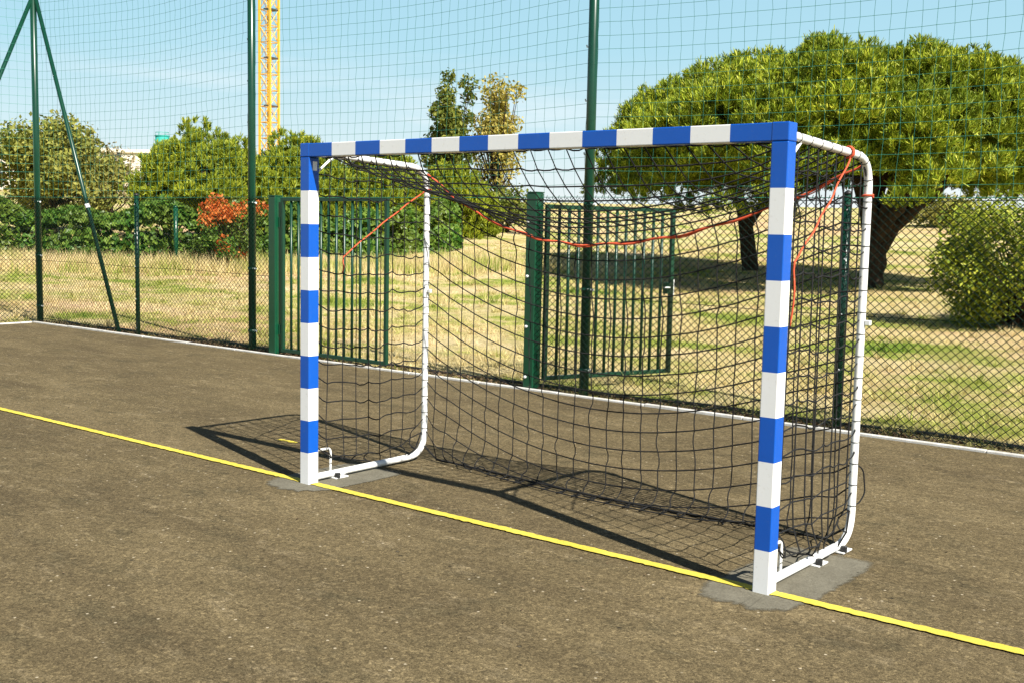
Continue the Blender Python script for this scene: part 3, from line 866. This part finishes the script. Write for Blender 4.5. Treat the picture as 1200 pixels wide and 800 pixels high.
def umbrella_pine(label, base, ctr, ra, rb, z0, ztop, stems, nl, seed, mat='pine', dome_p=2.4, tl=.185, per=125, low=.42, needle=.0135, nn=25):
    r = np.random.default_rng(seed); bx, by = base; bz = float(height(bx, by))
    t = thing('umbrella_pine', label, 'pine tree', (bx, by, bz), 0, 'umbrella pines')
    O = np.array([bx, by, bz])
    crown = MB(); wood = MB()
    lob = []
    g = (1 + 5 ** .5) / 2
    for k in range(nl):
        rho = math.sqrt((k + .5) / nl); th = 2 * math.pi * k / g + r.normal(0, .15)
        dome = math.sqrt(max(0, 1 - rho ** dome_p))
        rad = r.uniform(.34, .78) if r.random() < .75 else r.uniform(.7, 1.0)
        zz = z0 + .5 + (ztop - z0 - .5 - rad * .75) * dome * r.uniform(.78, 1.07)
        c = np.array([ctr[0], ctr[1], 0]) + AX * (math.cos(th) * rho * ra) + AY * (math.sin(th) * rho * rb); c[2] = zz
        lob.append((c, rad))
        if rho > .62 and r.random() < .8:                        # skirt under the rim
            lob.append((c + np.array([r.normal(0, .3), r.normal(0, .3), -r.uniform(.7, 1.6) * (1 if zz > z0 + .9 else .35)]), rad * r.uniform(.7, .95)))
        if rho < .93 and r.random() < low:
            lob.append((np.array([c[0], c[1], max(z0 + .45, c[2] - r.uniform(.9, 2.6))]), rad * .9))
    for c, rad in lob:
        n = int(per * rad ** 2 * r.uniform(.8, 1.2)); d = dirs(n, r, -.35)
        rr_ = rad * r.uniform(.66, 1.12, (len(d), 1)); C = c + d * rr_ * np.array([1.05, 1.05, .8])
        tufts(crown, C - O, norm(d * .55 + UP * .9 + r.normal(0, .22, d.shape)), tl, r, nn, needle, .42)
    crown.build('crown', M[mat], t)
    tops = [l for l in lob]
    for st in stems:                                             # st: list of points, r0, r1
        pts, r0, r1 = st
        limb(wood, np.array(pts) - O + (0, 0, 0), r0, r1, 12, .03, r)
        end = np.array(pts[-1], float)
        near = sorted([l for l in tops if l[0][2] > z0 + 1.2], key=lambda l: np.linalg.norm(l[0] - end))[:max(8, nl // (2 * len(stems)))]
        for c, rad in near[::2]:
            mid = (end * .55 + c * .45); mid[2] = min(mid[2], c[2] - .2)
            limb(wood, np.array([end, mid, c]) - O, r1 * .75, .03, 6, .04, r)
    wood.build('trunk', M['bark'], t, True)
    return t

def lay(base, a, z, d=0):                                        # point at a metres across, d metres deeper, z metres up from a base
    p = np.array([base[0], base[1], 0.]) + AX * a + AY * d; p[2] = z + float(height(*base)); return p
B0 = (-6.95, 27.2)
cB = lay(B0, -.9, 0)
umbrella_pine('huge umbrella pine with a dark forked trunk, right of the goal', B0, cB[:2], 5.8, 5.4, 2.75, 6.72,
    [([lay(B0, 0, -.3), lay(B0, .03, .5), lay(B0, .08, 1.35)], .36, .33),
     ([lay(B0, .06, 1.1), lay(B0, -.12, 2.0), lay(B0, -.32, 2.9), lay(B0, -.9, 4.0, .2)], .28, .19),
     ([lay(B0, -.1, 2.2), lay(B0, .15, 3.0), lay(B0, .3, 4.1, -.6)], .22, .14),
     ([lay(B0, .2, 1.0), lay(B0, .62, 1.85), lay(B0, 1.12, 2.7), lay(B0, 1.9, 4.0, .2)], .21, .13)], 260, 101)
A0 = (-12.85, 31.1)
cA = lay(A0, -1.5, 0)
umbrella_pine('second umbrella pine with a slender leaning trunk, just left of the huge one', A0, cA[:2], 3.4, 4.0, 2.7, 6.75,
    [([lay(A0, .1, -.3), lay(A0, .0, .8), lay(A0, -.15, 1.8), lay(A0, -.55, 2.9)], .30, .2),
     ([lay(A0, -.1, 1.5), lay(A0, .5, 2.4), lay(A0, .9, 3.2)], .18, .12)], 110, 102)
# rounded pines far behind the hedge
def far_pine(label, xy, rad, ztop, seed, zlow=1.1):
    st = [([lay(xy, 0, -.3), lay(xy, .1, 1.2), lay(xy, 0, 2.4)], .22, .12)]
    o = umbrella_pine(label, xy, xy, rad, rad, zlow, ztop, st, 62, seed, "pine_far", 1.35, .24, 66, .6, .021, 26)
    o['category'] = 'pine tree'; o['group'] = 'rounded pines beyond the ivy hedge'; o.name = 'round_pine'
    return o
far_pine('round bushy pine in front of the teal tank, beyond the ivy hedge', (-35.1, 24.6), 2.75, 5.75, 201)
far_pine('bushy pine whose top shows just left of the goal corner, under the crane', (-34.47, 29.0), 2.4, 5.55, 202)
far_pine('bushy pine filling the view through the left half of the goal net', (-33.2, 33.0), 2.6, 5.1, 203)
far_pine('lower yellowish pine seen through the net beside the poplars', (-32.3, 37.2), 1.9, 4.6, 204, .9)

def leafy_tree(name, label, cat, xy, rad, zlow, ztop, nl, per, leaf, mat, seed, lrad=(.55, .95), group=None, fill=.35, aspect=.6):
    r = np.random.default_rng(seed); bz = float(height(*xy)); t = thing(name, label, cat, (xy[0], xy[1], bz), 0, group)
    crown = MB(); wood = MB(); O = np.array([xy[0], xy[1], bz]); zc = (zlow + ztop) / 2; hz = (ztop - zlow) / 2
    limb(wood, [(0, 0, -.2), (.05, 0, zlow * .6), (0, .05, zc)], .06 + .05 * rad, .05, 8, .02, r)
    for k in range(nl):
        d = norm(r.normal(0, 1, 3)); q = r.uniform(.55, 1.02) if r.random() > fill else r.uniform(.1, .5)
        lr = r.uniform(*lrad) * min(1, rad / 2 + .25)
        c = np.array([d[0] * rad * q, d[1] * rad * q, zc - bz * 0 + d[2] * (hz - lr * .6) * q * 1.05])
        n = int(per * lr ** 2); dd = dirs(n, r)
        leaf_quads(crown, c + dd * lr * r.uniform(.45, 1.08, (n, 1)), norm(dd + UP * .5), leaf, r, 0, aspect)
        limb(wood, [(0, 0, max(.3, c[2] * .45)), c * .6 + (0, 0, .1), c], .05, .012, 5)
    crown.build('crown', M[mat], t); wood.build('trunk', M['bark'], t, True)
    return t
leafy_tree('broadleaf_tree', 'olive green broadleaf tree behind the braced corner pole', 'tree', (-40.2, 20.6), 2.9, .5, 5.2, 74, 400, .105, 'olive', 301)
leafy_tree('broadleaf_tree', 'olive green tree at the far left edge, left of the corner pole', 'tree', (-42.0, 16.2), 2.6, .5, 4.3, 56, 400, .105, 'olive', 302)
leafy_tree('broadleaf_tree', 'small dry pale tree beside the olive green one, in front of the pale building', 'tree', (-41.6, 24.2), 1.7, .4, 4.2, 26, 260, .085, 'drytree', 303)
leafy_tree('poplar_tree', 'slim dark green poplar rising above the crossbar', 'poplar', (-35.0, 40.1), 1.25, 1.2, 8.9, 60, 520, .12, 'poplar', 304, (.5, .8), 'pair of poplars behind the goal', .5)
leafy_tree('poplar_tree', 'sparse yellowing poplar beside the dark green one', 'poplar', (-34.0, 42.7), 1.7, 1.2, 8.7, 66, 185, .115, 'poplar2', 305, (.45, .75), 'pair of poplars behind the goal', .5)
leafy_tree('dark_bush', 'low dark leafy bush at the foot of the poplars', 'bush', (-31.6, 40.8), 1.7, -.1, 2.3, 20, 260, .10, 'poplar', 306)

def shrub():
    xy = (-.22, 17.0); r = np.random.default_rng(401); bz = float(height(*xy))
    t = thing('shrub', 'large yellow-green shrub on the dry grass behind the right fence', 'shrub', (xy[0], xy[1], bz))
    fo, st = MB(), MB()
    for k in range(98):
        th = r.uniform(0, 2 * np.pi); z = r.uniform(.22, 2.1); reach = 1.46 * math.sqrt(max(.1, 1 - ((z - 1.25) / 1.25) ** 2)) * r.uniform(.45, 1.)
        c = np.array([math.cos(th) * reach, math.sin(th) * reach, z]); lr = r.uniform(.24, .42); n = int(2100 * lr ** 2); dd = dirs(n, r)
        leaf_quads(fo, c + dd * lr * r.uniform(.4, 1.1, (n, 1)), norm(dd + UP * .5), .042, r, 0, .55)
        limb(st, [(r.normal(0, .12), r.normal(0, .12), -.1), c * np.array([.35, .35, .5]), c], .022, .005, 5)
    fo.build('foliage', M['bush'], t); st.build('stems', M['bark'], t, True)
shrub()

def hedge():
    r = np.random.default_rng(402)
    path = densify([(-34, 8.0), (-30.9, 12.5), (-26.1, 16.9), (-25.6, 21.5), (-25.8, 27.0), (-26.9, 31.6)], .3); s = arclen(path)
    t = thing('hedge', 'long dark green ivy hedge along the far side of the dry grass', 'hedge', (path[0][0], path[0][1], 0))
    n = 42000; u = r.uniform(0, s[-1], n); px = np.interp(u, s, path[:, 0]); py = np.interp(u, s, path[:, 1])
    top = 1.75 + .25 * np.sin(u * .9) * np.sin(u * .37 + 1) + .18 * np.sin(u * 2.3); low = .1 + .25 * np.maximum(0, np.sin(u * .8 + .6))
    wdt = .95 + .35 * np.sin(u * 1.7 + 2) * np.sin(u * .61)
    a = r.uniform(-np.pi * .1, np.pi * 1.1, n); q = np.sqrt(r.uniform(.35, 1.05, n))
    off = np.cos(a) * wdt * q; z = low + (top - low) * np.clip(.35 + .65 * np.sin(a) * q, 0, 1.1) * 1.0 - r.uniform(0, .25, n) * (np.sin(a) < .5)
    z = np.maximum(z - .35 * (np.abs(np.cos(a)) > .85) * r.uniform(0, 2.4, n), .02)
    ox, oy = .45 * off + off * .55, -.75 * off
    D = np.stack([np.cos(a) * .8, -np.cos(a) * .8, np.sin(a) + .3], 1)
    C = np.stack([px + ox, py + oy, height(px, py) + z], 1) - np.array([path[0][0], path[0][1], 0])
    b = MB(); leaf_quads(b, C, norm(D), .095, r, 0, .75); b.build('foliage', M['hedge'], t)
    st = MB()
    for k in range(0, len(path), 3):
        p = path[k] if len(path[k]) == 3 else None
        h = float(height(path[k][0], path[k][1])); q = np.array([path[k][0] - path[0][0], path[k][1] - path[0][1], h])
        for _ in range(2): limb(st, [q + (0, 0, -.1), q + (r.normal(0, .3), r.normal(0, .3), .7), q + (r.normal(0, .5), r.normal(0, .5), 1.4)], .035, .01, 5)
    st.build('stems', M['bark'], t)
_p = lambda *a: a
def densify2(P, step): return densify(np.c_[np.array(P, float), np.zeros(len(P))], step)
_d = densify
def densify(P, step):
    P = np.asarray(P, float)
    if P.shape[1] == 2: P = np.c_[P, np.zeros(len(P))]
    return _d(P, step)
hedge()

def red_bush():
    xy = (-23.6, 17.1); r = np.random.default_rng(403); t = thing('flowering_bush', 'orange-red flowering bush against the dark ivy hedge', 'bush', (xy[0], xy[1], float(height(*xy))))
    fo, fl, st = MB(), MB(), MB()
    for k in range(40):
        c = np.array([r.normal(0, .55), r.normal(0, .55), r.uniform(.35, 2.15)]); lr = r.uniform(.22, .36)
        red = c[2] > 1.7 or r.random() < .30
        n = int((420 if red else 700) * lr ** 2 * 2); dd = dirs(n, r)
        leaf_quads(fl if red else fo, c + dd * lr * r.uniform(.4, 1.1, (n, 1)), norm(dd + UP * .4), .062, r, 0, .6)
        limb(st, [(0, 0, -.1), c * .5, c], .02, .005, 5)
    fo.build('foliage', M['hedge'], t); fl.build('blossom', M['flower'], t); st.build('stems', M['bark'], t)
red_bush()

# low scrub on the far slope seen under the pine crowns
for k, (x, y, s_, lab) in enumerate([(-16, 62, 2.2, 'low scrub bush on the far slope seen under the pine crown'), (-5.5, 66, 2.6, 'broad scrub bush on the far slope behind the forked trunk'), (4.5, 60, 2.4, 'scrub bush on the far slope behind the shrub at the right')]):
    leafy_tree('scrub_bush', lab, 'bush', (x, y), s_, -.2, 1.9 + .3 * k, 20, 170, .13, 'olive', 320 + k)

# -------------------------------------------------------- crane, tank, house
def crane():
    x, y = -88.1, 70.9; bz = float(height(x, y))
    t = thing('tower_crane', 'yellow lattice mast of a tower crane far behind the left net pole', 'crane', (x, y, bz - .3), math.radians(38.8 + 62))
    H = 37; hw = .68
    for sx in (-1, 1):
        for sy in (-1, 1):
            b = MB(); b.box(sx * hw - .10, sx * hw + .10, sy * hw - .10, sy * hw + .10, 0, H); b.build('mast_leg', M['crane'], t)
    b = MB(); sec = 1.62; n = int(H / sec)
    A, B = [], []
    for k in range(n):
        z0, z1 = k * sec, (k + 1) * sec
        for (p, q) in (((-1, -1), (1, -1)), ((1, -1), (1, 1)), ((1, 1), (-1, 1)), ((-1, 1), (-1, -1))):
            p, q = np.array(p) * hw, np.array(q) * hw
            A += [(*p, z0), (*q, z0), (*p, z1)]; B += [(*q, z1), (*p, z1), (*q, z1)]
    b.tubes(A, B, .042, 4); b.build('lattice', M['crane'], t)
    for z in np.arange(4.85, H, 4.85):
        b = MB(); b.box(-hw - .05, hw + .05, -hw - .05, .1, z, z + .12)
        b.build('platform', M['crane_dark'], t)
    b = MB()
    for z in np.arange(.3, H, .3): b.tubes([(-.2, .3, z)], [(.2, .3, z)], .014, 4)
    b.tubes([(-.2, .3, 0), (.2, .3, 0)], [(-.2, .3, H), (.2, .3, H)], .022, 4); b.build('ladder', M['crane'], t)
crane()
def tank():
    x, y = -119.3, 79.1; bz = float(height(x, y)); t = thing('water_tank', 'teal round tank top showing above the round pine', 'tank', (x, y, bz))
    b = MB(); b.sweep([(0, 0, -.3), (0, 0, 12.0 - bz)], .86, 28); b.build('shell', M['teal'], t, True)
    b = MB(); b.sweep([(0, 0, 11.92 - bz), (0, 0, 12.06 - bz)], .92, 28); b.build('rim', M['teal'], t)
    b = MB(); a = np.linspace(0, 2 * np.pi, 24, endpoint=False)
    b.sweep(np.stack([.8 * np.cos(a), .8 * np.sin(a), 0 * a + 12.45 - bz], 1), .025, 5, closed=True)
    for q in a[::4]: b.tubes([(.8 * math.cos(q), .8 * math.sin(q), 12.0 - bz)], [(.8 * math.cos(q), .8 * math.sin(q), 12.45 - bz)], .02, 5)
    b.build('railing', M['teal'], t)
tank()
def house():
    x, y = -114.5, 66.0; bz = float(height(x, y)); t = thing('pale_building', 'pale flat-roofed building far behind the trees at the left', 'building', (x, y, bz), math.radians(50))
    H = 8.9 - bz
    b = MB(); b.box(-14, 9, -4, 4, -.5, H); b.build('wall', M['render'], t)
    b = MB(); b.box(-14.3, 9.3, -4.3, 4.3, H + .003, H + .35); b.build('roof', M['render'], t)
    for k in range(7):
        for z in (1.2, 4.0):
            b = MB(); xx = -12.4 + k * 3.1; b.box(xx, xx + 1.3, -4.06, -4.003, z, z + 1.4); w_ = b.build('window', M['white'], t)
            b = MB(); b.box(xx + .1, xx + 1.2, -4.075, -4.062, z + .1, z + 1.3); b.build('pane', M['glass'], w_)
house()
def barrier_post():
    x, y = -24.9, 16.2; bz = float(height(x, y)); t = thing('marker_post', 'short green post standing at the ivy hedge, left of the flowering bush', 'post', (x, y, bz))
    b = MB(); b.sweep([(0, 0, -.2), (0, 0, 1.85)], .07, 10); b.build('shaft', M['green_light'], t, True)
    b = MB(); b.sweep([(0, 0, 1.851), (0, 0, 1.89), (0, 0, 1.91)], [.075, .07, .02], 10); b.build('post_cap', M['green_light'], t, True)
barrier_post()

# ------------------------------------------------- grass, litter on the edge
def scatter(n, r, dmin, dmax, pw):
    ang = r.uniform(-.50, .50, n); d = dmin + (dmax - dmin) * r.uniform(0, 1, n) ** pw
    f = math.atan2(FWD[1], FWD[0]); x = CAMP[0] + d * np.cos(f + ang); y = CAMP[1] + d * np.sin(f + ang)
    k = (y > FY + .12); k |= (x < CX - .25) & (y <= FY + .12)
    return x[k], y[k], d[k]
def grass():
    r = np.random.default_rng(501); b = MB()
    x, y, d = scatter(60000, r, 8, 52, 1.5)
    n = len(x); dens = np.sin(x * .9 + 2 * np.sin(y * .5)) * np.sin(y * .8 + x * .2) + r.normal(0, .5, n)
    k = dens > -.35; x, y, d = x[k], y[k], d[k]; n = len(x); z = height(x, y) - .03
    for _ in range(5):
        bx = x + r.normal(0, .05, n); by = y + r.normal(0, .05, n); h = r.uniform(.018, .055, n) * (1 + d / 40)
        a = r.uniform(0, 2 * np.pi, n); wv = .0035 * (1 + d / 14); lx, ly = r.normal(0, 1., n) * h, r.normal(0, 1., n) * h
        V = np.stack([np.stack([bx - np.cos(a) * wv, by - np.sin(a) * wv, z], 1), np.stack([bx + np.cos(a) * wv, by + np.sin(a) * wv, z], 1), np.stack([bx + lx, by + ly, z + h], 1)], 1)
        b.add(V.reshape(-1, 3), None, np.arange(n)[:, None] * 3 + np.arange(3)[None])
    # taller weeds and dry tussocks here and there
    x, y, d = scatter(900, r, 8.5, 40, 1.3); m = len(x); sz = r.uniform(.5, 1.5, m)
    for _ in range(26):
        a0 = r.uniform(0, 2 * np.pi, m); q = r.uniform(0, .07, m) * sz; bx, by = x + np.cos(a0) * q, y + np.sin(a0) * q
        z = height(bx, by) - .03; h = r.uniform(.06, .17, m) * sz; a = r.uniform(0, 2 * np.pi, m); wv = .0045 * (1 + d / 20)
        lx, ly = np.cos(a0) * h * .6 + r.normal(0, .03, m), np.sin(a0) * h * .6 + r.normal(0, .03, m)
        V = np.stack([np.stack([bx - np.cos(a) * wv, by - np.sin(a) * wv, z], 1), np.stack([bx + np.cos(a) * wv, by + np.sin(a) * wv, z], 1), np.stack([bx + lx, by + ly, z + h], 1)], 1)
        b.add(V.reshape(-1, 3), None, np.arange(m)[:, None] * 3 + np.arange(3)[None])
    tag(b.build('grass', M['blade']), kind='stuff')
    # taller straw along the hedge foot
    b = MB(); n = 16000; t = r.uniform(0, 1, n); x = -33 + t * 12 + r.normal(0, 1.6, n) + 2.0; y = 7.0 + t * 17.5 + r.normal(0, 1.4, n)
    z = height(x, y) - .03
    for _ in range(3):
        h = r.uniform(.10, .42, n) * (1 + .9 * np.maximum(0, np.sin(t * 19 + 1) * np.sin(t * 7.3))); a = r.uniform(0, 2 * np.pi, n); wv = .013; lx, ly = r.normal(0, .3, n) * h, r.normal(0, .3, n) * h
        bx, by = x + r.normal(0, .06, n), y + r.normal(0, .06, n)
        V = np.stack([np.stack([bx - np.cos(a) * wv, by - np.sin(a) * wv, z], 1), np.stack([bx + np.cos(a) * wv, by + np.sin(a) * wv, z], 1), np.stack([bx + lx, by + ly, z + h], 1)], 1)
        b.add(V.reshape(-1, 3), None, np.arange(n)[:, None] * 3 + np.arange(3)[None])
    tag(b.build('tall_straw', M['blade']), kind='stuff')
grass()
def hose():
    xs = np.arange(CX + .25, 9.0, .18); b = MB()
    y = FY + .24 + .05 * np.sin(xs * .9) + .025 * np.sin(xs * 2.7 + 1)
    b.sweep(np.stack([xs, y, height(xs, y) + .006 + .006 * np.sin(xs * 3.3)], 1), .017, 8)
    tag(b.build('black_cable', M['black'], smooth=True), 'long black cable lying on the dry grass along the foot of the fence', 'cable')
hose()
def litter():
    r = np.random.default_rng(502); b = MB(); n = 11000
    x = r.uniform(CX, 8, n); y = FY + np.abs(r.normal(0, .13, n)) - .05; z = np.full(n, 0.0) + r.uniform(-.005, .03, n)
    k = (np.sin(x * 1.3) * np.sin(x * .41 + 1) + r.normal(0, .4, n)) > -.25
    C = np.stack([x, y, z], 1)[k]; leaf_quads(b, C, np.tile(UP, (len(C), 1)), .018, r, 0, .5, 1.2)
    n = 420; x = r.uniform(-9, 5.5, n); y = r.uniform(-3.5, 4.1, n); C = np.stack([x, y, np.full(n, .006)], 1)
    leaf_quads(b, C, np.tile(UP, (n, 1)), .008, r, 0, .5, 3.)
    tag(b.build('leaf_litter', M['litter']), kind='stuff')
litter()

scene.render.film_transparent = False
